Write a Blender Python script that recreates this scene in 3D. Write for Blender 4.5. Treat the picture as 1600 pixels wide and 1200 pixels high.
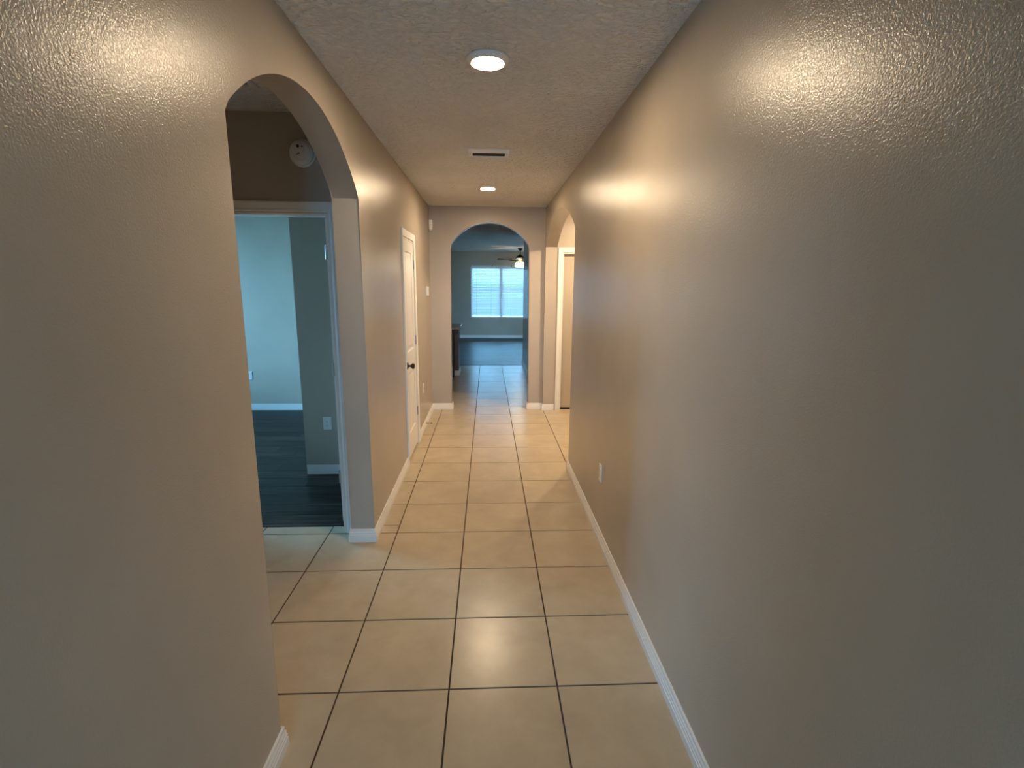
import bpy, bmesh, math, random
from mathutils import Vector, Matrix
random.seed(7)
C = bpy.context.scene.collection
S = bpy.context.scene
for o in list(bpy.data.objects): bpy.data.objects.remove(o)

# ---------------------------------------------------------------- camera
CAM_H = 1.66
F_PX, PITCH, YAW, ROLL = 785.0, 0.1939, 0.0488, -0.0086
fw = Vector((math.sin(YAW)*math.cos(PITCH), math.cos(YAW)*math.cos(PITCH), -math.sin(PITCH)))
rt = Vector((math.cos(YAW), -math.sin(YAW), 0.0)); dn = fw.cross(rt)
r2 = math.cos(ROLL)*rt + math.sin(ROLL)*dn; d2 = -math.sin(ROLL)*rt + math.cos(ROLL)*dn
cd = bpy.data.cameras.new('camera'); cam = bpy.data.objects.new('camera', cd); C.objects.link(cam)
cam.matrix_world = Matrix(((r2.x, -d2.x, -fw.x, 0), (r2.y, -d2.y, -fw.y, 0), (r2.z, -d2.z, -fw.z, CAM_H), (0, 0, 0, 1)))
cd.sensor_width = 36; cd.lens = F_PX/1600*36; cd.clip_start = 0.02; cd.clip_end = 300
S.camera = cam

# ---------------------------------------------------------------- world, exposure
SKY = (0.24, 0.60, 1.0); SKY_STRENGTH = 34.0
w = bpy.data.worlds.new('sky'); S.world = w; w.use_nodes = True
nb = w.node_tree.nodes['Background']
nb.inputs['Color'].default_value = (*SKY, 1); nb.inputs['Strength'].default_value = SKY_STRENGTH
S.view_settings.view_transform = 'Standard'; S.view_settings.look = 'None'
S.view_settings.gamma = 1.0; S.view_settings.use_curve_mapping = False
S.view_settings.exposure = 0.0
LAMP_COL = (1.0, 0.76, 0.50); LAMP_STRENGTH = 400.0

# ---------------------------------------------------------------- layout
XL, XR, H = -0.744, 0.737, 2.632         # hallway walls and ceiling
TW = 0.15                                # wall thickness at the arches
YE = 6.65                                # wall at the end of the hallway
SPR, RISE = 2.144, 0.295                 # arch spring height and rise
T0X, T0Y, TS = -1.0753, 1.8268, 0.45585  # tile grid
YB = -3.2                                # entry wall behind the camera
LH = 2.68; YF = 16.1; LXA, LXB = -4.6, 4.6

# ---------------------------------------------------------------- materials
def mat(name): 
    m = bpy.data.materials.new(name); m.use_nodes = True
    return m, m.node_tree, m.node_tree.nodes['Principled BSDF']
def nd(nt, t, **k):
    n = nt.nodes.new(t)
    for a, v in k.items():
        if a in n.inputs: n.inputs[a].default_value = v
        else: setattr(n, a, v)
    return n
def ramp(nt, fac, stops):
    r = nd(nt, 'ShaderNodeValToRGB'); e = r.color_ramp.elements
    while len(e) < len(stops): e.new(0.5)
    for i, (p, c) in enumerate(stops): e[i].position = p; e[i].color = (*c, 1) if len(c) == 3 else c
    nt.links.new(fac, r.inputs[0]); return r.outputs['Color']
def simple(name, col, rough=0.5, metal=0.0, spec=0.5, emit=None):
    m, nt, b = mat(name)
    b.inputs['Base Color'].default_value = (*col, 1); b.inputs['Roughness'].default_value = rough
    b.inputs['Metallic'].default_value = metal; b.inputs['Specular IOR Level'].default_value = spec
    if emit: b.inputs['Emission Color'].default_value = (*emit[0], 1); b.inputs['Emission Strength'].default_value = emit[1]
    return m
def painted(name, col, rough, scale, dist, strength=1.0, spec=0.5, stretch=(1, 1, 1), knock=False, mottle=0.04):
    """wall paint over sprayed texture: bump from layered noise in world space"""
    m, nt, b = mat(name); L = nt.links.new
    g = nd(nt, 'ShaderNodeNewGeometry')
    mp = nd(nt, 'ShaderNodeMapping'); mp.inputs['Scale'].default_value = stretch; L(g.outputs['Position'], mp.inputs['Vector'])
    n1 = nd(nt, 'ShaderNodeTexNoise', Scale=scale, Detail=2.0, Roughness=0.5, Distortion=0.4); L(mp.outputs[0], n1.inputs['Vector'])
    h = n1.outputs['Fac']
    if knock:
        n2 = nd(nt, 'ShaderNodeTexNoise', Scale=scale*0.7, Detail=3.0, Roughness=0.5, Distortion=0.6); L(mp.outputs[0], n2.inputs['Vector'])
        mr = nd(nt, 'ShaderNodeMapRange'); mr.interpolation_type = 'SMOOTHSTEP'
        mr.inputs['From Min'].default_value = 0.35; mr.inputs['From Max'].default_value = 0.65; L(n2.outputs['Fac'], mr.inputs['Value'])
        ad = nd(nt, 'ShaderNodeMath', operation='MULTIPLY_ADD'); ad.inputs[1].default_value = 0.35
        L(h, ad.inputs[0]); L(mr.outputs[0], ad.inputs[2]); h = ad.outputs[0]
    bp = nd(nt, 'ShaderNodeBump', Strength=strength, Distance=dist); L(h, bp.inputs['Height']); L(bp.outputs[0], b.inputs['Normal'])
    nm = nd(nt, 'ShaderNodeTexNoise', Scale=2.2, Detail=2.0); L(g.outputs['Position'], nm.inputs['Vector'])
    c0 = tuple(c*(1-mottle) for c in col); c1 = tuple(min(1, c*(1+mottle)) for c in col)
    L(ramp(nt, nm.outputs['Fac'], [(0.3, c0), (0.7, c1)]), b.inputs['Base Color'])
    b.inputs['Roughness'].default_value = rough; b.inputs['Specular IOR Level'].default_value = spec
    return m
M = {}
M['wall'] = painted('wall_paint', (0.46, 0.395, 0.32), 0.25, 200, 0.00090, spec=0.36)
M['ceiling'] = painted('ceiling_paint', (0.88, 0.87, 0.855), 0.8, 60, 0.019, stretch=(0.6, 1, 1), knock=True, spec=0.2)
M['trim'] = painted('trim_paint', (0.80, 0.78, 0.74), 0.30, 30, 0.0002, mottle=0.015)
M['plastic'] = simple('white_plastic', (0.78, 0.77, 0.74), 0.35)
M['plastic_dark'] = simple('dark_slot', (0.03, 0.03, 0.03), 0.6)
M['bronze'] = simple('dark_bronze', (0.06, 0.045, 0.035), 0.3, metal=0.85)
M['nickel'] = simple('satin_nickel', (0.42, 0.39, 0.35), 0.28, metal=1.0)
M['brass'] = simple('antique_brass', (0.55, 0.38, 0.14), 0.25, metal=1.0)
M['blade'] = simple('dark_walnut_blade', (0.035, 0.02, 0.013), 0.75, spec=0.15)
M['vent'] = simple('vent_metal', (0.62, 0.63, 0.64), 0.3, metal=0.3)
M['register'] = simple('register_white_metal', (0.90, 0.92, 0.94), 0.28)
M['void'] = simple('shade_and_joint_dark', (0.02, 0.012, 0.01), 0.8)  # near black standing in for duct and door gap shade; also plank joints
M['grout'] = painted('grout', (0.055, 0.036, 0.022), 0.9, 200, 0.0005)
M['lamp'] = simple('lit_diffuser', (0.9, 0.9, 0.9), 0.5, emit=(LAMP_COL, LAMP_STRENGTH))
M['lamp_far'] = simple('lit_diffuser_far', (0.9, 0.9, 0.9), 0.5, emit=(LAMP_COL, LAMP_STRENGTH*1.38))
M['lamp_nook'] = simple('lit_diffuser_nook', (0.9, 0.9, 0.9), 0.5, emit=(LAMP_COL, LAMP_STRENGTH*2.5))
M['globe'] = simple('lit_globe', (0.9, 0.9, 0.85), 0.4, emit=((1.0, 0.86, 0.6), 35.0))
M['lawn'] = painted('lawn', (0.32, 0.32, 0.27), 0.9, 30, 0.02)

def tile_mat():
    m, nt, b = mat('beige_tile'); L = nt.links.new
    g = nd(nt, 'ShaderNodeNewGeometry'); oi = nd(nt, 'ShaderNodeObjectInfo')
    n1 = nd(nt, 'ShaderNodeTexNoise', Scale=5.0, Detail=6.0, Roughness=0.6, Distortion=0.3)
    va = nd(nt, 'ShaderNodeVectorMath', operation='MULTIPLY_ADD'); va.inputs[1].default_value = (1, 1, 1)
    L(g.outputs['Position'], va.inputs[0]); cx = nd(nt, 'ShaderNodeCombineXYZ'); mu = nd(nt, 'ShaderNodeMath', operation='MULTIPLY'); mu.inputs[1].default_value = 37.0
    L(oi.outputs['Random'], mu.inputs[0]); L(mu.outputs[0], cx.inputs[2]); L(cx.outputs[0], va.inputs[2]); L(va.outputs[0], n1.inputs['Vector'])
    c = ramp(nt, n1.outputs['Fac'], [(0.25, (0.455, 0.365, 0.25)), (0.5, (0.50, 0.405, 0.28)), (0.75, (0.545, 0.445, 0.31))])
    mx = nd(nt, 'ShaderNodeMix', data_type='RGBA', blend_type='MULTIPLY'); mx.inputs[0].default_value = 1.0
    L(c, mx.inputs[6]); L(ramp(nt, oi.outputs['Random'], [(0.0, (0.95, 0.95, 0.95)), (1.0, (1, 1, 1))]), mx.inputs[7]); L(mx.outputs[2], b.inputs['Base Color'])
    n2 = nd(nt, 'ShaderNodeTexNoise', Scale=60.0, Detail=3.0); L(g.outputs['Position'], n2.inputs['Vector'])
    bp = nd(nt, 'ShaderNodeBump', Strength=0.25, Distance=0.001); L(n2.outputs['Fac'], bp.inputs['Height']); L(bp.outputs[0], b.inputs['Normal'])
    b.inputs['Roughness'].default_value = 0.27
    return m
M['tile'] = tile_mat()
def plank_mat():
    m, nt, b = mat('grey_brown_laminate'); L = nt.links.new
    g = nd(nt, 'ShaderNodeNewGeometry'); oi = nd(nt, 'ShaderNodeObjectInfo')
    mp = nd(nt, 'ShaderNodeMapping'); mp.inputs['Scale'].default_value = (0.9, 16, 1); L(g.outputs['Position'], mp.inputs['Vector'])
    n1 = nd(nt, 'ShaderNodeTexNoise', Scale=2.2, Detail=6.0, Roughness=0.65, Distortion=0.4); L(mp.outputs[0], n1.inputs['Vector'])
    c = ramp(nt, n1.outputs['Fac'], [(0.3, (0.007, 0.0055, 0.0045)), (0.5, (0.017, 0.013, 0.010)), (0.72, (0.085, 0.062, 0.044))])
    mx = nd(nt, 'ShaderNodeMix', data_type='RGBA', blend_type='MULTIPLY'); mx.inputs[0].default_value = 1.0
    L(c, mx.inputs[6]); L(ramp(nt, oi.outputs['Random'], [(0.0, (0.5, 0.5, 0.5)), (0.6, (0.9, 0.9, 0.9)), (1.0, (1.5, 1.45, 1.4))]), mx.inputs[7]); L(mx.outputs[2], b.inputs['Base Color'])
    bp = nd(nt, 'ShaderNodeBump', Strength=0.3, Distance=0.001); L(n1.outputs['Fac'], bp.inputs['Height']); L(bp.outputs[0], b.inputs['Normal'])
    b.inputs['Roughness'].default_value = 0.38; b.inputs['Specular IOR Level'].default_value = 0.15
    return m
M['plank'] = plank_mat()
def wood_mat():
    m, nt, b = mat('brown_cabinet_wood'); L = nt.links.new
    g = nd(nt, 'ShaderNodeNewGeometry'); mp = nd(nt, 'ShaderNodeMapping'); mp.inputs['Scale'].default_value = (14, 14, 1); L(g.outputs['Position'], mp.inputs['Vector'])
    n1 = nd(nt, 'ShaderNodeTexNoise', Scale=2.0, Detail=5.0); L(mp.outputs[0], n1.inputs['Vector'])
    L(ramp(nt, n1.outputs['Fac'], [(0.3, (0.11, 0.055, 0.03)), (0.7, (0.20, 0.105, 0.06))]), b.inputs['Base Color']); b.inputs['Roughness'].default_value = 0.4
    return m
M['cabinet'] = wood_mat()
M['espresso'] = simple('dark_appliance_front', (0.02, 0.014, 0.012), 0.35)
def stone_mat():
    m, nt, b = mat('beige_granite'); L = nt.links.new
    g = nd(nt, 'ShaderNodeNewGeometry'); v = nd(nt, 'ShaderNodeTexNoise', Scale=45.0, Detail=5.0); L(g.outputs['Position'], v.inputs['Vector'])
    L(ramp(nt, v.outputs['Fac'], [(0.3, (0.22, 0.17, 0.12)), (0.5, (0.5, 0.43, 0.34)), (0.7, (0.62, 0.56, 0.47))]), b.inputs['Base Color']); b.inputs['Roughness'].default_value = 0.18
    return m
M['granite'] = stone_mat()
def blind_mat():
    m, nt, b = mat('white_blind_slat'); L = nt.links.new
    out = nt.nodes['Material Output']
    d = nd(nt, 'ShaderNodeBsdfDiffuse'); d.inputs[0].default_value = (0.8, 0.8, 0.8, 1)
    t = nd(nt, 'ShaderNodeBsdfTranslucent'); t.inputs[0].default_value = (0.40, 0.80, 0.75, 1)
    mx = nd(nt, 'ShaderNodeMixShader'); mx.inputs[0].default_value = 0.018; L(d.outputs[0], mx.inputs[1]); L(t.outputs[0], mx.inputs[2]); L(mx.outputs[0], out.inputs['Surface'])
    return m
M['slat'] = blind_mat()
def glass_mat():
    m, nt, b = mat('window_glass'); L = nt.links.new; out = nt.nodes['Material Output']
    t = nd(nt, 'ShaderNodeBsdfTransparent'); t.inputs[0].default_value = (0.93, 0.96, 0.96, 1)
    gl = nd(nt, 'ShaderNodeBsdfGlossy'); gl.inputs['Roughness'].default_value = 0.02
    fr = nd(nt, 'ShaderNodeFresnel', IOR=1.45); mx = nd(nt, 'ShaderNodeMixShader'); L(fr.outputs[0], mx.inputs[0]); L(t.outputs[0], mx.inputs[1]); L(gl.outputs[0], mx.inputs[2]); L(mx.outputs[0], out.inputs['Surface'])
    return m
M['glass'] = glass_mat()

# ---------------------------------------------------------------- mesh helpers
class MB:
    def __init__(s): s.bm = bmesh.new()
    def box(s, x0, x1, y0, y1, z0, z1, bev=0.0):
        x0, x1 = sorted((x0, x1)); y0, y1 = sorted((y0, y1)); z0, z1 = sorted((z0, z1))
        b = bmesh.new(); bmesh.ops.create_cube(b, size=1.0)
        for v in b.verts: v.co = Vector(((x0+x1)/2+v.co.x*(x1-x0), (y0+y1)/2+v.co.y*(y1-y0), (z0+z1)/2+v.co.z*(z1-z0)))
        if bev: bmesh.ops.bevel(b, geom=list(b.edges), offset=bev, segments=2, affect='EDGES', profile=0.6)
        s.merge(b); return s
    def merge(s, b):
        me = bpy.data.meshes.new('t'); b.to_mesh(me); b.free(); s.bm.from_mesh(me); bpy.data.meshes.remove(me)
    def poly(s, pts, fa, fb):
        """closed outline pts (2D) mapped by fa and fb to the two end faces"""
        A = [s.bm.verts.new(fa(*p)) for p in pts]; B = [s.bm.verts.new(fb(*p)) for p in pts]
        s.bm.faces.new(A); s.bm.faces.new(list(reversed(B))); n = len(pts)
        for i in range(n): s.bm.faces.new((A[(i+1) % n], A[i], B[i], B[(i+1) % n]))
        return s
    def lathe(s, prof, org=(0, 0, 0), axis=(0, 0, 1), seg=28):
        """prof: (radius, height) pairs along axis"""
        q = Vector((0, 0, 1)).rotation_difference(Vector(axis)); o = Vector(org); rings = []
        for r, z in prof:
            if r < 1e-6: rings.append([s.bm.verts.new(o+q@Vector((0, 0, z)))])
            else: rings.append([s.bm.verts.new(o+q@Vector((r*math.cos(2*math.pi*k/seg), r*math.sin(2*math.pi*k/seg), z))) for k in range(seg)])
        for a, b in zip(rings, rings[1:]):
            for k in range(seg):
                k2 = (k+1) % seg
                if len(a) == 1 and len(b) == 1: continue
                if len(a) == 1: s.bm.faces.new((a[0], b[k], b[k2]))
                elif len(b) == 1: s.bm.faces.new((a[k], b[0], a[k2]))
                else: s.bm.faces.new((a[k], b[k], b[k2], a[k2]))
        return s
    def sweep(s, path, prof, closed_prof=True):
        """profile (offset to the left of travel, z) along an XY polyline with mitred corners"""
        P = [Vector(p) for p in path]; rings = []
        for i, p in enumerate(P):
            ds = []
            if i > 0: ds.append((P[i]-P[i-1]).normalized())
            if i < len(P)-1: ds.append((P[i+1]-P[i]).normalized())
            ns = [Vector((-d.y, d.x)) for d in ds]
            if len(ns) == 2:
                m = (ns[0]+ns[1]); m = m/m.dot(ns[0]) if m.length > 1e-6 else ns[0]
            else: m = ns[0]
            rings.append([s.bm.verts.new((p.x+m.x*o, p.y+m.y*o, z)) for o, z in prof])
        n = len(prof)
        for a, b in zip(rings, rings[1:]):
            for k in range(n): s.bm.faces.new((a[k], a[(k+1) % n], b[(k+1) % n], b[k]))
        s.bm.faces.new(list(reversed(rings[0]))); s.bm.faces.new(rings[-1]); return s
    def tube(s, pts, r, seg=10):
        P = [Vector(p) for p in pts]; rings = []
        for i, p in enumerate(P):
            d = (P[min(i+1, len(P)-1)]-P[max(i-1, 0)]).normalized(); q = Vector((0, 0, 1)).rotation_difference(d)
            rings.append([s.bm.verts.new(p+q@Vector((r*math.cos(2*math.pi*k/seg), r*math.sin(2*math.pi*k/seg), 0))) for k in range(seg)])
        for a, b in zip(rings, rings[1:]):
            for k in range(seg): s.bm.faces.new((a[k], a[(k+1) % seg], b[(k+1) % seg], b[k]))
        s.bm.faces.new(list(reversed(rings[0]))); s.bm.faces.new(rings[-1]); return s
    def build(s, name, m, parent=None, smooth=False):
        bmesh.ops.recalc_face_normals(s.bm, faces=list(s.bm.faces))
        me = bpy.data.meshes.new(name); s.bm.to_mesh(me); s.bm.free()
        if smooth:
            for p in me.polygons: p.use_smooth = True
            me.set_sharp_from_angle(angle=math.radians(38))
        me.materials.append(m); o = bpy.data.objects.new(name, me); C.objects.link(o)
        if parent:
            o.parent = parent; o.matrix_parent_inverse = Matrix.Translation(-Vector(parent.location))
        return o
def tag(o, label=None, cat=None, group=None, kind=None):
    for k, v in (('label', label), ('category', cat), ('group', group), ('kind', kind)):
        if v: o[k] = v
    return o
def empty(name, loc, label=None, cat=None, group=None, kind=None):
    o = bpy.data.objects.new(name, None); C.objects.link(o); o.location = loc; o.empty_display_size = 0.1
    return tag(o, label, cat, group, kind)
def copy_tree(o, parent=None):
    c = o.copy(); C.objects.link(c)
    if parent: c.parent = parent
    for ch in [x for x in bpy.data.objects if x.parent == o]: copy_tree(ch, c)
    return c
def arch_pts(a0, a1, n=36):
    """outline of an arched opening from (a0,0) up, over and down to (a1,0)"""
    hw = (a1-a0)/2; R = (hw*hw+RISE*RISE)/(2*RISE); c = (a0+a1)/2; zc = SPR+RISE-R; th = math.asin(min(1, hw/R))
    return [(a0, 0)]+[(c+R*math.sin(-th+2*th*i/n), zc+R*math.cos(-th+2*th*i/n)) for i in range(n+1)]+[(a1, 0)]
def rect_pts(a0, a1, z): return [(a0, 0), (a0, z), (a1, z), (a1, 0)]
def outline(a0, a1, top, openings):
    pts = [(a0, 0)]
    for o in openings: pts += o
    return pts+[(a1, 0), (a1, top), (a0, top)]
def round_arch(b, ax, pts):
    """rounded corner bead along the arrises of the arched openings only"""
    if len(pts) < 20: return b
    A = [p[0] for p in pts]; lo, hi = min(A), max(A); top = max(p[1] for p in pts); es = []
    for e in b.bm.edges:
        p, q = e.verts[0].co, e.verts[1].co
        if abs(p[1-ax]-q[1-ax]) > 1e-6: continue              # edge runs through the wall
        if any(v[ax] < lo+1e-4 or v[ax] > hi-1e-4 or v.z > top-1e-4 for v in (p, q)) : continue
        if max(p.z, q.z) < 1e-4: continue
        if ROUND_SKIP and ROUND_SKIP[0]-1e-3 <= min(p[ax], q[ax]) and max(p[ax], q[ax]) <= ROUND_SKIP[1]+1e-3: continue
        es.append(e)
    bmesh.ops.bevel(b.bm, geom=es, offset=0.009, segments=3, affect='EDGES', profile=0.5)
    return b
ROUND_SKIP = None
def wall_x(name, x0, x1, pts, label, m=None):
    return tag(round_arch(MB().poly(pts, lambda a, z: (x0, a, z), lambda a, z: (x1, a, z)), 1, pts).build(name, m or M['wall'], smooth=True), label, 'wall', kind='structure')
def wall_y(name, y0, y1, pts, label, m=None):
    return tag(round_arch(MB().poly(pts, lambda a, z: (a, y0, z), lambda a, z: (a, y1, z)), 0, pts).build(name, m or M['wall'], smooth=True), label, 'wall', kind='structure')

# ---------------------------------------------------------------- structure: walls
CD0, CD1, DH = 4.555, 5.195, 2.075            # closet door opening
DX0, DX1 = -1.785, -0.965                     # bedroom door opening
ROUND_SKIP = (CD0, CD1)
wall_x('wall_left', XL-TW, XL, outline(YB, YE, H, [arch_pts(1.575, 3.085), rect_pts(CD0, CD1, DH)]),
       'beige textured hallway wall on the left with a large arched opening and a closet door')
ROUND_SKIP = None
wall_x('wall_right', XR, XR+TW, outline(YB, YE, H, [arch_pts(4.375, 6.59)]),
       'beige textured hallway wall on the right with glossy lamp reflections and a far archway')
wall_y('wall_end', YE, YE+0.12, outline(-4.6, 2.4, LH, [arch_pts(-0.485, 0.54)]),
       'beige wall closing the hallway with a central arch to the living room')
wall_y('wall_entry', YB-0.12, YB, [(-0.9, 0), (0.9, 0), (0.9, 0.1), (-0.9, 0.1)], 'low sill of the entry wall behind the photographer')
e = MB(); e.box(-0.9, -0.45, YB-0.12, YB, 0.1, H); e.box(0.45, 0.9, YB-0.12, YB, 0.1, H); e.box(-0.45, 0.45, YB-0.12, YB, 2.05, H)
tag(e.build('wall_entry_upper', M['wall']), 'upper part of the entry wall around the glazed front door', 'wall', kind='structure')
wall_y('wall_bedroom_front', 3.21, 3.32, outline(-4.6, XL-TW, H, [rect_pts(DX0, DX1, DH)]), 'beige wall with the bedroom doorway seen through the left arch')
wall_y('wall_alcove_near', 1.30, 1.42, rect_pts(-2.5, XL-TW, H), 'near side wall of the left alcove')
wall_x('wall_alcove_left', -2.5, -2.38, rect_pts(1.42, 3.21, H), 'far left wall of the left alcove')
wall_y('wall_bedroom_closet', 4.30, 4.41, rect_pts(-1.60, XL-TW, H), 'grey shaded wall with an outlet just inside the bedroom doorway')
wall_x('wall_closet_side', -1.60, -1.49, rect_pts(4.41, YE, H), 'side of the closet block inside the bedroom')
def holed(name, axis, a0, a1, c0, c1, top, holes, label):
    """wall slab from a0..a1 in its own direction with rectangular window holes (h0,h1,z0,z1)"""
    b = MB(); put = (lambda p, q, z, y: b.box(c0, c1, p, q, z, y)) if axis == 'x' else (lambda p, q, z, y: b.box(p, q, c0, c1, z, y))
    cur = a0
    for h0, h1, z0, z1 in holes:
        put(cur, h0, 0, top)
        if z0 > 0: put(h0, h1, 0, z0)
        put(h0, h1, z1, top); cur = h1
    put(cur, a1, 0, top)
    return tag(b.build(name, M['wall']), label, 'wall', kind='structure')
BW = (4.45, 6.40, 0.50, 2.35)                 # bedroom window (y0,y1,z0,z1)
holed('wall_bedroom_left', 'x', 3.21, YE+0.12, -4.72, -4.6, H, [BW], 'outer bedroom wall with a window')
LW = (-0.53, 1.36, 0.64, 2.26)                # living room window
SL = (-3.30, -1.50, 0.64, 2.26)               # second living room window
holed('wall_living_back', 'y', LXA-0.12, LXB+0.12, YF, YF+0.14, LH, [SL, LW], 'dark looking far wall of the living room around the bright window')
wall_x('wall_living_left', LXA-0.12, LXA, rect_pts(YE+0.12, YF, LH), 'left wall of the kitchen and living room')
RS = (12.2, 13.9, 0.02, 2.10)                 # unseen glazed opening added to brighten the living room with daylight
holed('wall_living_right', 'x', 10.80, YF, LXB, LXB+0.12, LH, [RS], 'right wall of the living room with an added daylight opening')
wall_x('wall_passage_right', 0.75, 0.87, rect_pts(YE+0.12, 10.80, LH), 'blue lit wall on the right just beyond the end arch')
wall_y('wall_living_front', 10.68, 10.80, rect_pts(0.87, LXB+0.12, LH), 'wall turning right at the start of the living room')
NX = 2.3
RDX0, RDX1 = 0.965, 1.745
wall_y('wall_nook_near', 4.1, 4.22, rect_pts(XR+TW, NX, H), 'near wall of the right nook')
wall_x('wall_nook_right', NX, NX+0.12, rect_pts(4.1, YE, H), 'outer wall of the right nook')
# nook back: end wall already stands at YE; the door is set in front face of a jacket wall
wall_y('wall_nook_back', 6.60, YE, outline(XR+TW, NX, H, [rect_pts(RDX0, RDX1, DH)]), 'wall with the white paneled door in the right nook')

# ceilings
tag(MB().box(-4.72, 2.42, YB-0.12, YE, H, H+0.1).build('ceiling', M['ceiling']), 'knockdown textured ceiling above the hallway', 'ceiling', kind='structure')
tag(MB().box(LXA-0.12, LXB+0.12, YE, YF+0.14, LH, LH+0.1).build('ceiling_living', M['ceiling']), 'ceiling of the living room beyond the end arch', 'ceiling', kind='structure')

# ---------------------------------------------------------------- floors
YT = T0Y+19*TS                                # tile meets laminate
fl = tag(MB().box(-4.6, 4.6, YB-0.12, YT, -0.06, -0.0025).build('floor', M['grout']), 'beige square tile floor with dark brown grout', 'floor', kind='structure')
GR = 0.0035
def tile_mesh(w, d):
    b = MB(); b.box(-w/2+GR, w/2-GR, -d/2+GR, d/2-GR, -0.01, 0.0)
    tops = [e for e in b.bm.edges if all(v.co.z > -0.001 for v in e.verts)]
    bmesh.ops.bevel(b.bm, geom=tops, offset=0.0012, segments=1, affect='EDGES')
    me = bpy.data.meshes.new('tile'); b.bm.to_mesh(me); b.bm.free(); me.materials.append(M['tile']); return me
TM = {}
regs = [(XL, XR, YB, YE), (-2.38, XL, 1.42, 3.305), (XR, NX, 4.22, 6.7), (-0.485, 0.54, YE, 6.8), (-2.6, 0.75, 6.77, YT)]
for i in range(-8, 9):
    for j in range(-12, 20):
        x0, y0 = T0X+i*TS, T0Y+j*TS; x1, y1 = x0+TS, y0+TS
        hit = [r for r in regs if x0 < r[1]-0.01 and x1 > r[0]+0.01 and y0 < r[3]-0.01 and y1 > r[2]+0.01]
        if not hit: continue
        DW0, DW1 = XL-TW, 3.305                # the bedroom lies left of DW0 and beyond DW1
        if x0 < DW0 and y1 > DW1:
            ps = [(x0, x1, y0, DW1)] if y0 < DW1 else []
            if x1 > DW0: ps.append((XL-0.08, x1, max(y0, DW1), y1))
            if y0 > YE-0.4 : ps = [(x0, x1, max(y0, YE+0.02), y1)] + [(XL-0.08, x1, y0, YE+0.02)]*(x1 > DW0 and y0 < YE)
            if y0 > YE: ps = [(x0, x1, y0, y1)]
        else: ps = [(x0, x1, y0, y1)]
        for (xa, xb, ya, yb) in ps:
            if xb-xa < 0.03 or yb-ya < 0.03: continue
            key = (round(xb-xa, 4), round(yb-ya, 4))
            if key not in TM: TM[key] = tile_mesh(*key)
            o = bpy.data.objects.new('tile', TM[key]); C.objects.link(o); o.location = ((xa+xb)/2, (ya+yb)/2, random.uniform(-0.0002, 0.0002))
            o.parent = fl
def planks(name, x0, x1, y0, y1, label, pw=0.178, pl=1.22):
    base = tag(MB().box(x0, x1, y0, y1, -0.06, -0.004).build(name, M['void']), label, 'floor', kind='structure')
    meshes = {}; r = 0; y = y0
    while y < y1-1e-4:
        ye = min(y+pw, y1); x = x0-random.uniform(0, pl)
        while x < x1-1e-4:
            a, b_ = max(x, x0), min(x+pl, x1); k = (round(b_-a, 3), round(ye-y, 3))
            if b_-a > 0.02:
                if k not in meshes:
                    b = MB().box(-(b_-a)/2+0.0006, (b_-a)/2-0.0006, -(ye-y)/2+0.0006, (ye-y)/2-0.0006, -0.008, 0.0)
                    bmesh.ops.bevel(b.bm, geom=[e for e in b.bm.edges if all(v.co.z > -0.001 for v in e.verts)], offset=0.0012, segments=1, affect='EDGES')
                    me = bpy.data.meshes.new('plank'); b.bm.to_mesh(me); b.bm.free(); me.materials.append(M['plank']); meshes[k] = me
                o = bpy.data.objects.new('plank', meshes[k]); C.objects.link(o); o.location = ((a+b_)/2, (y+ye)/2, 0.0); o.parent = base
            x += pl
        y = ye
    return base
planks('floor_bedroom', -4.6, XL-TW, 3.32, YE, 'dark grey laminate plank floor of the bedroom')
planks('floor_living', LXA, LXB, YT+0.01, YF, 'grey laminate plank floor of the living room reflecting the window', pw=0.187)
tag(MB().box(DX0, DX1, 3.305, 3.335, -0.05, 0.004, 0.002).build('trim_threshold', M['espresso']), 'dark threshold strip between tile and bedroom laminate', 'trim', kind='structure')
tag(MB().box(-4.6, 0.75, YT-0.012, YT+0.012, -0.05, 0.004, 0.0015).build('trim_transition', M['plank']), 'transition strip where tile meets the living room laminate', 'trim', kind='structure')
tag(MB().box(-30, 30, -20, 60, -0.25, -0.15).build('ground', M['lawn']), 'green lawn around the house outside the windows', 'lawn', kind='structure')

M['concrete'] = painted('light_concrete', (0.52, 0.51, 0.48), 0.85, 40, 0.002)
tag(MB().box(-3.0, 3.0, -12.0, YB-0.13, -0.15, -0.03).build('ground_bounce_walk', M['concrete']), 'unseen pale concrete walk added to bounce daylight in at the entry door', 'added_walk', kind='structure')  # added out of view as a reflector for the hallway ceiling
tag(MB().box(-2.5, 2.5, -5.4, YB-0.13, 2.75, 2.95).build('porch_sky_blocker', M['trim']), 'unseen porch roof added to block sky light at the entry door', 'porch roof', kind='structure')  # added out of view to keep direct sky light off the near walls
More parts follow.
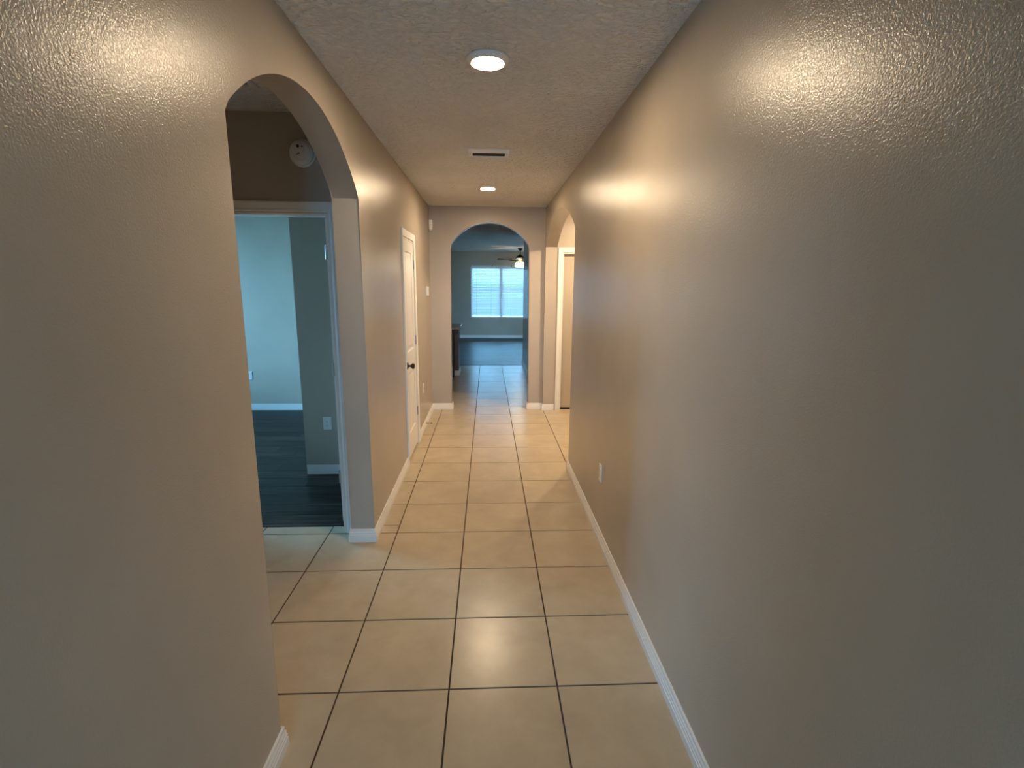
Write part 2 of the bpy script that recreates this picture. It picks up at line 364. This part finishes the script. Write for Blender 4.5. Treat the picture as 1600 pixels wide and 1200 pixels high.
# ---------------------------------------------------------------- baseboards
BP = [(0.0, 0.001), (0.015, 0.001), (0.015, 0.036), (0.0125, 0.040), (0.0135, 0.050), (0.0105, 0.056), (0.0115, 0.064), (0.0075, 0.074), (0.0075, 0.084), (0.005, 0.089), (0.0, 0.089)]
def base(name, path, label): return tag(MB().sweep(path, BP).build(name, M['trim'], smooth=False), label, 'baseboard', kind='structure')
G = 0.0005
def off(p): return p
base('baseboard_left', [(XL-TW-G, 1.42), (XL-TW-G, 1.575+G), (XL+G, 1.575+G), (XL+G, YB)], 'white baseboard at the foot of the nearest left wall ending at the arch')
base('baseboard_left_middle', [(XL+G, 4.495), (XL+G, 3.085-G), (XL-TW-G, 3.085-G), (XL-TW-G, 3.19)], 'white baseboard between the left arch and the closet door')
base('baseboard_left_far', [(-0.485+G, YE+0.12), (-0.485+G, YE-G), (XL+G, YE-G), (XL+G, 5.256)], 'white baseboard from the closet door round to the end arch')
base('baseboard_alcove', [(DX0-0.068, 3.21-G), (-2.38+G, 3.21-G), (-2.38+G, 1.42+G), (XL-TW-G, 1.42+G)], 'white baseboard round the left alcove')
base('baseboard_right', [(XR-G, YB), (XR-G, 4.375+G), (XR+TW+G, 4.375+G), (XR+TW+G, 4.22)], 'long white grooved baseboard along the right hallway wall')
base('baseboard_right_far', [(XR+TW+G, 6.58), (XR+TW+G, 6.59-G), (XR-G, 6.59-G), (XR-G, YE-G), (0.54-G, YE-G), (0.54-G, YE+0.12+G), (0.75-G, YE+0.12+G), (0.75-G, 10.80+G), (1.6, 10.80+G)], 'white baseboard right of the end arch continuing past it')
base('baseboard_living', [(LXB, YF-G), (LXA, YF-G)], 'white baseboard under the bright living room window')
base('baseboard_bedroom', [(XL-TW-G, 4.30-G), (-1.60-G, 4.30-G), (-1.60-G, YE-G), (-4.6, YE-G)][::-1], 'white baseboard round the bedroom walls')

# ---------------------------------------------------------------- doors
def make_door(name, label, W, Hd, thick=0.035, hinge_side=1, knob=True, casing=True, open_angle=0.0, jamb_depth=0.11, recess=0.0, gap=0.012, hinges=True, knob_mat='bronze'):
    """local frame: opening spans x 0..W, wall face at y=0, the viewer at -y; hinge at x=W (side 1) or x=0"""
    root = empty(name, (0, 0, 0), label, 'door', kind='structure')
    cw, ct = 0.060, 0.015
    if casing:
        prof = [(0.0, 0.0), (0.0, -ct*0.6), (0.010, -ct*0.75), (0.020, -ct*0.62), (0.034, -ct*0.9), (cw-0.008, -ct*1.15), (cw, -ct), (cw, 0.0)]
        b = MB(); rings = []
        rv = 0.004
        for (px, pz, mx, mz) in [(-rv+0.002, 0.0, -1, 0), (-rv+0.002, Hd+rv, -1, 1), (W+rv-0.002, Hd+rv, 1, 1), (W+rv-0.002, 0.0, 1, 0)]:
            rings.append([b.bm.verts.new((px+mx*o, y-0.0005, pz+mz*o)) for o, y in prof])
        n = len(prof)
        for a, c in zip(rings, rings[1:]):
            for k in range(n): b.bm.faces.new((a[k], a[(k+1) % n], c[(k+1) % n], c[k]))
        b.bm.faces.new(list(reversed(rings[0]))); b.bm.faces.new(rings[-1])
        b.build('door_casing', M['trim'], root)
        j = MB(); jt = 0.012
        j.box(0, jt, 0, jamb_depth, 0, Hd); j.box(W-jt, W, 0, jamb_depth, 0, Hd); j.box(jt, W-jt, 0, jamb_depth, Hd-jt, Hd)
        st = recess+thick+0.002
        if open_angle == 0: j.box(jt, jt+0.01, st, st+0.03, 0, Hd-jt); j.box(W-jt-0.01, W-jt, st, st+0.03, 0, Hd-jt); j.box(jt+0.01, W-jt-0.01, st, st+0.03, Hd-jt-0.01, Hd-jt)
        j.build('door_jamb', M['trim'], root)
    # leaf in its own frame: x 0..w from latch side to hinge side, y 0..thick
    w = W-2*0.012-0.006; top = Hd-0.012-0.003; s = 0.105
    zr = [(gap, 0.255), (0.835, 1.035), (1.955, top)]
    lf = MB()
    lf.box(0, s, 0, thick, gap, top); lf.box(w-s, w, 0, thick, gap, top)
    for a, c in zr: lf.box(s, w-s, 0, thick, a, c)
    leaf = lf.build('door_leaf', M['trim'], root)
    subs = []
    for a, c in [(zr[0][1], zr[1][0]), (zr[1][1], zr[2][0])]:
        p = MB()
        for sgn, yy in ((1, 0.0), (-1, thick)):
            lv = [(0, 0.0), (0.006, 0.007), (0.020, 0.009), (0.026, 0.009), (0.052, 0.003), (0.055, 0.002)]
            rg = [[p.bm.verts.new((xx, yy+sgn*d, zz)) for xx, zz in ((s+i, a+i), (w-s-i, a+i), (w-s-i, c-i), (s+i, c-i))] for i, d in lv]
            for r0, r1 in zip(rg, rg[1:]):
                for k in range(4): p.bm.faces.new((r0[k], r0[(k+1) % 4], r1[(k+1) % 4], r1[k]))
            p.bm.faces.new(rg[-1])
        o = p.build('panel', M['trim'], root); o.parent = leaf; o.matrix_parent_inverse = Matrix(); subs.append(o)
    if knob:
        k = MB()
        for sgn, yy in ((-1, 0.0), (1, thick)):
            k.lathe([(0, 0), (0.032, 0), (0.033, 0.004), (0.028, 0.009), (0.012, 0.012), (0.010, 0.030), (0.016, 0.036), (0.026, 0.044), (0.029, 0.054), (0.025, 0.064), (0.012, 0.069), (0, 0.070)], (0.062 if hinge_side == 1 else w-0.062, yy, 0.92), (0, sgn, 0), 24)
        o = k.build('knob', M[knob_mat], root, smooth=True); o.parent = leaf; o.matrix_parent_inverse = Matrix()
    # leaf placement: hinge axis at x=W-0.015 (or mirrored), y=recess
    if hinge_side == 1:
        hx = W-0.012-0.003
        if open_angle == 0: leaf.matrix_world = Matrix.Translation((hx-w, recess, 0))
        else: leaf.matrix_world = Matrix.Translation((hx, recess+thick, 0)) @ Matrix.Rotation(-open_angle, 4, 'Z') @ Matrix.Translation((-w, -thick, 0))
    else:
        leaf.matrix_world = Matrix.Translation((0.015, recess, 0))
    if hinges:
        for zc in (0.36, 1.105, 1.855):
            hb = MB()
            if open_angle == 0:
                hx2 = (W-0.0135) if hinge_side == 1 else 0.0135
                hb.lathe([(0, -0.048), (0.004, -0.046), (0.0065, -0.044), (0.0065, 0.044), (0.004, 0.046), (0, 0.048)], (hx2, -0.006+recess, zc), (0, 0, 1), 12)
                hb.box(hx2-0.016, hx2+0.016, recess-0.0025, recess+0.001, zc-0.044, zc+0.044)
            else:
                # leaf plates on the exposed hinge edge of the open door, knuckle at the jamb
                hb.box(W-0.015-0.036, W-0.017, recess+thick-0.0025, recess+thick+0.001, zc-0.044, zc+0.044)
                hb.lathe([(0, -0.046), (0.0065, -0.044), (0.0065, 0.044), (0, 0.046)], (W-0.052, recess+thick-0.004, zc), (0, 0, 1), 12)
            hb.build('hinge', M['nickel'], root, smooth=True)
    return root
# closet door in the left wall: local x -> world y, local y -> world -x
d1 = make_door('door_1', 'white two panel closet door with dark knob on the left hallway wall', CD1-CD0, DH, jamb_depth=0.15, gap=0.026)
d1.matrix_world = Matrix.Translation((XL, CD0, 0)) @ Matrix.Rotation(math.radians(90), 4, 'Z')
d2 = make_door('door_2', 'white paneled door standing open into the dark bedroom, seen on its hinge edge', DX1-DX0, DH, open_angle=math.radians(91.5), recess=0.076, gap=0.03)
d2.matrix_world = Matrix.Translation((DX0, 3.21, 0))
d3 = make_door('door_3', 'closed white two panel door inside the right archway', RDX1-RDX0, DH, recess=0.06, gap=0.022, hinge_side=-1, hinges=False)
d3.matrix_world = Matrix.Translation((RDX0, 6.60, 0))
tag(MB().box(RDX0+0.013, RDX1-0.013, YE-0.001, YE+0.0, 0.0, 0.03).build('door_gap_shade_strip', M['void']), 'dark strip standing in for the shade under the right door', 'trim', kind='structure')  # dark strip painted as the shade in the gap below the door

# ---------------------------------------------------------------- windows
def make_window(name, label, axis, a0, a1, z0, z1, c, depth, mull=(), rails=()):
    root = empty(name, ((a0+a1)/2, c, z0) if axis == 'y' else (c, (a0+a1)/2, z0), label, 'window', kind='structure')
    bx = (lambda b, p, q, z, y, d0, d1: b.box(p, q, c+d0, c+d1, z, y, 0.003)) if axis == 'y' else (lambda b, p, q, z, y, d0, d1: b.box(c+d0, c+d1, p, q, z, y, 0.003))
    f = MB(); t = 0.045; e0, e1 = depth*0.55, depth*0.95
    if depth < 0: e0, e1 = e1, e0
    bx(f, a0+0.001, a0+t, z0+0.001, z1-0.001, e0, e1); bx(f, a1-t, a1-0.001, z0+0.001, z1-0.001, e0, e1); bx(f, a0+t, a1-t, z0+0.001, z0+t, e0, e1); bx(f, a0+t, a1-t, z1-t, z1-0.001, e0, e1)
    f.build('window_frame', M['trim'], root)
    for m_, hw in mull: b = MB(); bx(b, m_-hw, m_+hw, z0+t, z1-t, e0, e1); b.build('mullion', M['trim'], root)
    for z_ in rails: b = MB(); bx(b, a0+t, a1-t, z_-0.02, z_+0.02, e0+0.01, e1-0.01); b.build('rail', M['trim'], root)
    g = MB(); mid = (e0+e1)/2
    if axis == 'y': g.box(a0+t, a1-t, c+mid-0.002, c+mid+0.002, z0+t, z1-t)
    else: g.box(c+mid-0.002, c+mid+0.002, a0+t, a1-t, z0+t, z1-t)
    g.build('glass_pane', M['glass'], root)
    return root
make_window('window_1', 'bright living room window behind closed white blinds', 'y', *LW[:2], *LW[2:], YF, 0.14, mull=[(0.417, 0.05)], rails=[1.55])
make_window('window_2', 'second living room window left of the bright one', 'y', *SL[:2], *SL[2:], YF, 0.14, mull=[(-2.40, 0.05)], rails=[1.55])
make_window('window_3', 'bedroom window on the outer wall', 'x', *BW[:2], *BW[2:], -4.6, -0.12, rails=[1.45])
make_window('window_4', 'tall glazed front door behind the photographer', 'y', -0.45, 0.45, 0.1, 2.05, YB, -0.12, mull=[(0.0, 0.04)])
make_window('added_daylight_window', 'unseen glazed opening added on the right to daylight the living room', 'x', *RS[:2], *RS[2:], LXB, 0.12)
def portal(name, loc, rot, sx, sy):
    l = bpy.data.lights.new(name, 'AREA'); l.shape = 'RECTANGLE'; l.size = sx; l.size_y = sy; l.energy = 1.0; l.cycles.is_portal = True
    o = bpy.data.objects.new(name, l); C.objects.link(o); o.location = loc; o.rotation_euler = rot; return o
P2 = math.pi/2
portal('portal_window', ((LW[0]+LW[1])/2, YF+0.16, 1.45), (-P2, 0, 0), 1.9, 1.62)
portal('portal_window_left', (-2.4, YF+0.16, 1.45), (-P2, 0, 0), 1.8, 1.62)
portal('portal_bedroom', (-4.74, 5.42, 1.42), (0, -P2, 0), 1.85, 1.95)
portal('portal_entry', (0, YB-0.14, 1.08), (P2, 0, 0), 0.9, 1.94)

portal('portal_added_window', (LXB+0.14, 13.0, 1.06), (0, P2, 0), 2.08, 1.7)
# living room blind: every slat its own part
def make_blind(W, label, clips, tapes):
    bl = empty('window_blind', ((W[0]+W[1])/2, YF-0.03, 0.64), label, 'blind')
    bx0, bx1 = W[0]+0.006, W[1]-0.006
    MB().box(bx0, bx1, YF+0.012, YF+0.065, 2.205, 2.256, 0.004).build('headrail', M['plastic'], bl)
    MB().box(bx0, bx1, YF-0.006, YF+0.004, 2.19, 2.255, 0.003).build('valance', M['slat'], bl)
    for x in clips: MB().box(x-0.014, x+0.014, YF-0.010, YF-0.006, 2.225, 2.262, 0.001).build('valance_clip', M['espresso'], bl)
    zt = 2.17; ns = 31; pitch_ = (zt-0.72)/(ns-1)
    b = MB(); ang = math.radians(SLAT_TILT); hw = 0.0265; hl = (bx1-bx0)/2
    b.poly([(-hw, 0), (-hw*0.5, 0.0025), (0, 0.0035), (hw*0.5, 0.0025), (hw, 0), (hw*0.5, -0.0003), (0, 0.0008), (-hw*0.5, -0.0003)],
           lambda u, v: (-hl, u*math.cos(ang)-v*math.sin(ang), u*math.sin(ang)+v*math.cos(ang)), lambda u, v: (hl, u*math.cos(ang)-v*math.sin(ang), u*math.sin(ang)+v*math.cos(ang)))
    s0 = b.build('slat', M['slat'])
    for i in range(ns):
        o = s0 if i == 0 else s0.copy()
        if i: C.objects.link(o)
        o.parent = bl; o.matrix_parent_inverse = Matrix.Translation(-bl.location)
        o.location = ((bx0+bx1)/2, YF+0.038, zt-i*pitch_); o.rotation_euler = (random.uniform(-0.03, 0.03), 0, 0)
    MB().box(bx0, bx1, YF+0.022, YF+0.056, 0.655, 0.680, 0.004).build('bottom_rail', M['plastic'], bl)
    for x in tapes: MB().box(x-0.004, x+0.004, YF+0.010, YF+0.012, 0.67, 2.21).build('ladder_tape', M['plastic'], bl)
SLAT_TILT = 64.2
make_blind(LW, 'closed white horizontal slat blind glowing blue with daylight in the living room window', (0.135, 0.734), (-0.35, 0.10, 0.73, 1.18))
make_blind(SL, 'white slat blind on the second living room window hidden left of the end arch', (-2.7, -2.1), (-3.0, -1.8))

# ---------------------------------------------------------------- ceiling lights and vents
def downlight(x, y, label, lm='lamp'):
    r = empty('ceiling_light', (x, y, H), label, 'light', 'flush round ceiling lights of the hallway')
    MB().lathe([(0.0, -0.001), (0.093, -0.001), (0.094, -0.006), (0.090, -0.012), (0.078, -0.020), (0.072, -0.022), (0.071, -0.018), (0.0, -0.018)], (x, y, H), (0, 0, 1), 48).build('trim_ring', M['plastic'], r, smooth=True)
    MB().lathe([(0.0, -0.0185), (0.0705, -0.0185), (0.069, -0.0215), (0.05, -0.0225), (0.0, -0.023)], (x, y, H), (0, 0, 1), 48).build('diffuser', M[lm], r, smooth=True)
    return r
downlight(0.0, 2.43, 'nearer and larger looking round flush ceiling light, glowing warm white')
downlight(0.0, 5.36, 'farther round ceiling light near the end arch, beyond the air vent', 'lamp_far')
downlight(1.40, 5.72, 'round flush ceiling light of the right nook, hidden behind the right archway', 'lamp_nook')
v = empty('air_vent', (0.008, 4.02, H), 'metal air register with slanted louvers in the ceiling between the two round lights', 'vent')
vx0, vx1, vy0, vy1 = -0.144, 0.160, 3.905, 4.135
f = MB(); f.box(vx0, vx0+0.030, vy0, vy1, H-0.008, H-0.0005, 0.002); f.box(vx1-0.030, vx1, vy0, vy1, H-0.008, H-0.0005, 0.002)
f.box(vx0+0.030, vx1-0.030, vy0, vy0+0.022, H-0.008, H-0.0005, 0.002); f.box(vx0+0.030, vx1-0.030, vy1-0.022, vy1, H-0.008, H-0.0005, 0.002); f.build('frame', M['register'], v)
MB().box(vx0+0.02, vx1-0.02, vy0+0.01, vy1-0.01, H-0.002, H-0.0006).build('duct_shade_sheet', M['void'], v)  # flat black sheet stands in for the darkness up the duct
for yc, hw_, z0_, z1_, mm in ((3.972, 0.030, -0.0030, -0.0105, 'register'), (4.050, 0.007, -0.0015, -0.0050, 'void'), (4.085, 0.007, -0.0015, -0.0050, 'void')):  # far louvers coloured dark to look shaded inside the duct
    b = MB().poly([(-hw_, z0_), (0, (z0_+z1_)/2-0.002), (hw_, z1_), (hw_, z1_+0.001), (0, (z0_+z1_)/2-0.001), (-hw_, z0_+0.001)],
                  lambda u, z: (vx0+0.030, yc+u, H+z), lambda u, z: (vx1-0.030, yc+u, H+z)); b.build('louver', M[mm], v)
for x in (vx0+0.015, vx1-0.015): MB().lathe([(0, -0.0105), (0.003, -0.010), (0.004, -0.008), (0.004, -0.007)], (x, 4.02, H), (0, 0, 1), 10).build('screw', M['nickel'], v)
v2 = empty('return_grille', (-1.33, 2.66, H), 'white return air grille in the dark alcove ceiling behind the left arch', 'vent')
f = MB(); gx0, gx1, gy0, gy1 = -1.52, -1.15, 2.46, 2.83
for a in ((gx0, gx0+0.03, gy0, gy1), (gx1-0.03, gx1, gy0, gy1), (gx0+0.03, gx1-0.03, gy0, gy0+0.03), (gx0+0.03, gx1-0.03, gy1-0.03, gy1)): f.box(*a, H-0.012, H-0.0005, 0.002)
f.build('frame', M['plastic'], v2); MB().box(gx0+0.02, gx1-0.02, gy0+0.02, gy1-0.02, H-0.003, H-0.001).build('duct_shade_sheet', M['void'], v2)  # black sheet in place of the shaded duct behind the grille
for k in range(12):
    yc = gy0+0.045+k*0.0255; MB().poly([(-0.008, -0.011), (0.008, -0.004), (0.008, -0.0032), (-0.008, -0.0098)], lambda u, z: (gx0+0.03, yc+u, H+z), lambda u, z: (gx1-0.03, yc+u, H+z)).build('louver', M['plastic'], v2)

# ---------------------------------------------------------------- small wall fittings
def orient(root, loc, nrm):
    """fittings are modelled facing -y with the wall plane at y=0"""
    a = math.atan2(nrm[1], nrm[0])+math.pi/2
    root.matrix_world = Matrix.Translation(loc) @ Matrix.Rotation(a, 4, 'Z')
def outlet(label, loc, nrm, group=None):
    r = empty('wall_outlet', (0, 0, 0), label, 'outlet', group)
    pl = MB().box(-0.035, 0.035, -0.006, -0.0005, -0.0575, 0.0575, 0.0025).build('cover_plate', M['plastic'], r)
    for s in (-1, 1):
        q = MB().poly([(0.0165*math.cos(t)*1.0, 0.0145*math.sin(t)+s*0.0195) for t in [k*math.pi/8 for k in range(16)]], lambda x, z: (x, -0.0085, z), lambda x, z: (x, -0.004, z)).build('receptacle', M['plastic'], r)
        sl = MB(); sl.box(-0.0075, -0.0055, -0.0092, -0.0082, s*0.0195-0.002, s*0.0195+0.007); sl.box(0.0055, 0.0075, -0.0092, -0.0082, s*0.0195-0.001, s*0.0195+0.006)
        sl.lathe([(0.0025, 0), (0.0025, 0.001), (0, 0.001)], (0, -0.0082, s*0.0195-0.007), (0, -1, 0), 10)
        o = sl.build('slots', M['plastic_dark'], r); o.parent = q; o.matrix_parent_inverse = Matrix()
    MB().lathe([(0.003, 0), (0.0025, 0.001), (0, 0.0012)], (0, -0.006, 0), (0, -1, 0), 10).build('screw', M['nickel'], r)
    orient(r, loc, nrm); return r
outlet('white outlet low on the right hallway wall above the baseboard', (XR, 3.078, 0.462), (-1, 0))
outlet('white outlet on the shaded grey wall just inside the bedroom doorway', (-1.397, 4.30, 0.467), (0, -1))
outlet('white outlet on the blue lit far bedroom wall', (-3.125, YE, 0.470), (0, -1))
# blank jack plate
r = empty('jack_plate', (0, 0, 0), 'narrow looking blank plate low on the left wall beyond the closet door', 'wall plate')
MB().box(-0.035, 0.035, -0.006, -0.0005, -0.0575, 0.0575, 0.0025).build('cover_plate', M['plastic'], r)
MB().lathe([(0.007, 0), (0.007, 0.004), (0.004, 0.005), (0.004, 0.010), (0, 0.010)], (0, -0.006, 0), (0, -1, 0), 14).build('jack', M['nickel'], r)
orient(r, (XL, 5.72, 0.487), (1, 0))
# thermostat
r = empty('thermostat', (0, 0, 0), 'small white thermostat at eye height near the far left corner', 'thermostat')
MB().box(-0.055, 0.055, -0.008, -0.0005, -0.060, 0.060, 0.002).build('back_plate', M['vent'], r)
MB().box(-0.047, 0.047, -0.026, -0.008, -0.052, 0.052, 0.006).build('housing', M['plastic'], r)
MB().box(-0.030, 0.030, -0.0268, -0.0255, -0.005, 0.035, 0.0004).build('display', M['vent'], r)
for x in (-0.018, 0.018): MB().box(x-0.008, x+0.008, -0.0275, -0.0255, -0.034, -0.022, 0.0005).build('button', M['vent'], r)
orient(r, (XL, 6.24, 1.58), (1, 0))
# motion sensor in the corner
r = empty('motion_sensor', (0, 0, 0), 'white motion sensor mounted high in the far left corner', 'sensor')
b = MB(); b.poly([(-0.030, 0.0), (-0.030, -0.016), (-0.020, -0.036), (0.020, -0.036), (0.030, -0.016), (0.030, 0.0)], lambda x, y: (x, y-0.002, -0.055), lambda x, y: (x, y-0.002, 0.055)); b.build('housing', M['plastic'], r)
MB().box(-0.017, 0.017, -0.0405, -0.0375, -0.035, 0.020, 0.001).build('lens', M['slat'], r)
MB().box(-0.018, 0.018, -0.030, -0.002, -0.068, -0.0555, 0.002).build('bracket', M['vent'], r)
orient(r, (XL, 6.59, 2.395), (1, -0.15)); r.location.x += 0.012
# smoke detector on the wall above the bedroom door
r = empty('smoke_detector', (0, 0, 0), 'round white smoke detector on the dark wall above the bedroom doorway', 'smoke detector')
MB().lathe([(0, 0.0005), (0.077, 0.0005), (0.078, 0.006), (0.075, 0.012), (0.070, 0.013), (0, 0.013)], (0, 0, 0), (0, -1, 0), 48).build('mounting_ring', M['plastic'], r, smooth=True)
MB().lathe([(0, 0.013), (0.066, 0.013), (0.068, 0.020), (0.067, 0.034), (0.060, 0.043), (0.046, 0.047), (0.044, 0.0455), (0, 0.050)], (0, 0, 0), (0, -1, 0), 48).build('housing', M['plastic'], r, smooth=True)
gr = MB(); gr.lathe([(0.026, 0), (0.0272, 0.0016), (0.0285, 0)], (-0.006, -0.0475, 0.018), (0, -1, 0), 32); gr.build('rim', M['vent'], r, smooth=True)
MB().lathe([(0.009, 0), (0.009, 0.0018), (0, 0.002)], (-0.012, -0.0485, 0.030), (0, -1, 0), 18).build('sounder_hole', M['plastic_dark'], r)
MB().lathe([(0.0045, 0), (0.0045, 0.0018), (0, 0.002)], (0.012, -0.0480, 0.029), (0, -1, 0), 12).build('test_button', M['plastic_dark'], r)
sl = MB(); sl.lathe([(0.0045, 0), (0.0045, 0.0018), (0, 0.002)], (-0.008, -0.0490, -0.010), (0, -1, 0), 12); sl.tube([(-0.022, -0.0490, -0.021), (-0.019, -0.0495, -0.015), (-0.013, -0.050, -0.011)], 0.0016, 6); sl.build('slots', M['plastic_dark'], r)
orient(r, (-1.083, 3.21, 2.408), (0, -1))
# spring door stop
r = empty('door_stop', (0, 0, 0), 'dark spring door stop poking out of the baseboard beside the closet door', 'door stop')
MB().lathe([(0, 0), (0.012, 0), (0.011, 0.004), (0.006, 0.006), (0, 0.006)], (0, -0.0125, 0), (0, -1, 0), 16).build('base', M['bronze'], r, smooth=True)
pts = [(0.0052*math.cos(t*0.9), -0.018-0.00085*t, 0.0052*math.sin(t*0.9)) for t in range(0, 62)]
MB().tube(pts, 0.0013, 5).build('spring', M['bronze'], r, smooth=True)
MB().lathe([(0, 0), (0.007, 0.0), (0.008, 0.006), (0.006, 0.012), (0, 0.013)], (0, -0.070, 0), (0, -1, 0), 14).build('rubber_tip', M['plastic_dark'], r, smooth=True)
orient(r, (XL, 5.80, 0.050), (1, 0))

# ---------------------------------------------------------------- kitchen peninsula seen through the end arch
pen = empty('kitchen_peninsula', (-1.4, 9.6, 0), 'brown kitchen peninsula end with light stone counter at the left of the end arch', 'kitchen counter')
MB().box(-2.2, -0.618, 9.04, 9.66, 0.0, 0.872, 0.003).build('cabinet_body', M['espresso'], pen)
MB().box(-0.616, -0.545, 9.30, 9.78, 0.0, 0.872, 0.003).build('end_panel', M['cabinet'], pen)
b = MB(); b.sweep([(-0.545, 9.78), (-0.545, 9.30), (-0.616, 9.30)], [(o_ , z_) for o_, z_ in BP]); b.build('base_trim', M['trim'], pen)
MB().box(-0.70, -0.575, 9.10, 9.40, 0.80, 0.872, 0.004).build('support_bracket', M['cabinet'], pen)
MB().box(-2.25, -0.500, 9.00, 9.90, 0.873, 0.913, 0.012).build('countertop', M['granite'], pen)

# ---------------------------------------------------------------- ceiling fan
FX, FY = 0.905, 14.45
fan = empty('ceiling_fan', (FX, FY, LH), 'dark ceiling fan with brass fittings and lit globe before the living room window', 'ceiling fan')
MB().lathe([(0, 0), (0.070, 0), (0.068, -0.02), (0.045, -0.055), (0.018, -0.07), (0.0, -0.07)], (FX, FY, LH-0.0005), (0, 0, 1), 28).build('canopy', M['bronze'], fan, smooth=True)
MB().lathe([(0, 0), (0.012, 0), (0.012, -0.13), (0, -0.13)], (FX, FY, LH-0.065), (0, 0, 1), 14).build('downrod', M['bronze'], fan, smooth=True)
MB().lathe([(0, 0), (0.03, 0), (0.06, -0.03), (0.105, -0.05), (0.12, -0.075), (0.115, -0.10), (0.08, -0.125), (0, -0.125)], (FX, FY, LH-0.17), (0, 0, 1), 32).build('motor_housing', M['bronze'], fan, smooth=True)
MB().lathe([(0, 0), (0.085, 0), (0.09, -0.012), (0.06, -0.03), (0.05, -0.06), (0, -0.065)], (FX, FY, LH-0.296), (0, 0, 1), 28).build('brass_fitter', M['brass'], fan, smooth=True)
for k in range(5):
    a = math.radians(180+6+72*k); ca, sa = math.cos(a), math.sin(a)
    def T(u, v_, z_): return (FX+u*ca-v_*sa, FY+u*sa+v_*ca, LH-0.30+z_-u*0.02+v_*0.20)
    ir = MB(); ir.poly([(0.07, -0.02), (0.16, -0.012), (0.22, -0.035), (0.22, 0.035), (0.16, 0.012), (0.07, 0.02)], lambda u, v_: T(u, v_, 0.0), lambda u, v_: T(u, v_, 0.006)); ir.build('blade_iron', M['brass'], fan)
    bl_ = MB(); bl_.poly([(0.18, -0.055), (0.35, -0.066), (0.60, -0.070), (0.64, -0.050), (0.65, 0.0), (0.64, 0.050), (0.60, 0.070), (0.35, 0.066), (0.18, 0.055)], lambda u, v_: T(u, v_, 0.0065), lambda u, v_: T(u, v_, 0.0125)); bl_.build('blade', M['blade'], fan)
for k in range(3):
    a = math.radians(200+120*k); px, py = FX+0.085*math.cos(a), FY+0.085*math.sin(a)
    MB().tube([(FX+0.03*math.cos(a), FY+0.03*math.sin(a), LH-0.345), (FX+0.06*math.cos(a), FY+0.06*math.sin(a), LH-0.36), (px, py, LH-0.385)], 0.009, 8).build('lamp_arm', M['brass'], fan, smooth=True)
    MB().lathe([(0.0, 0.0), (0.025, -0.003), (0.035, -0.02), (0.06, -0.05), (0.068, -0.085), (0.055, -0.12), (0.028, -0.138), (0, -0.142)], (px, py, LH-0.385), (0, 0, 1), 24).build('glass_shade', M['globe'], fan, smooth=True)
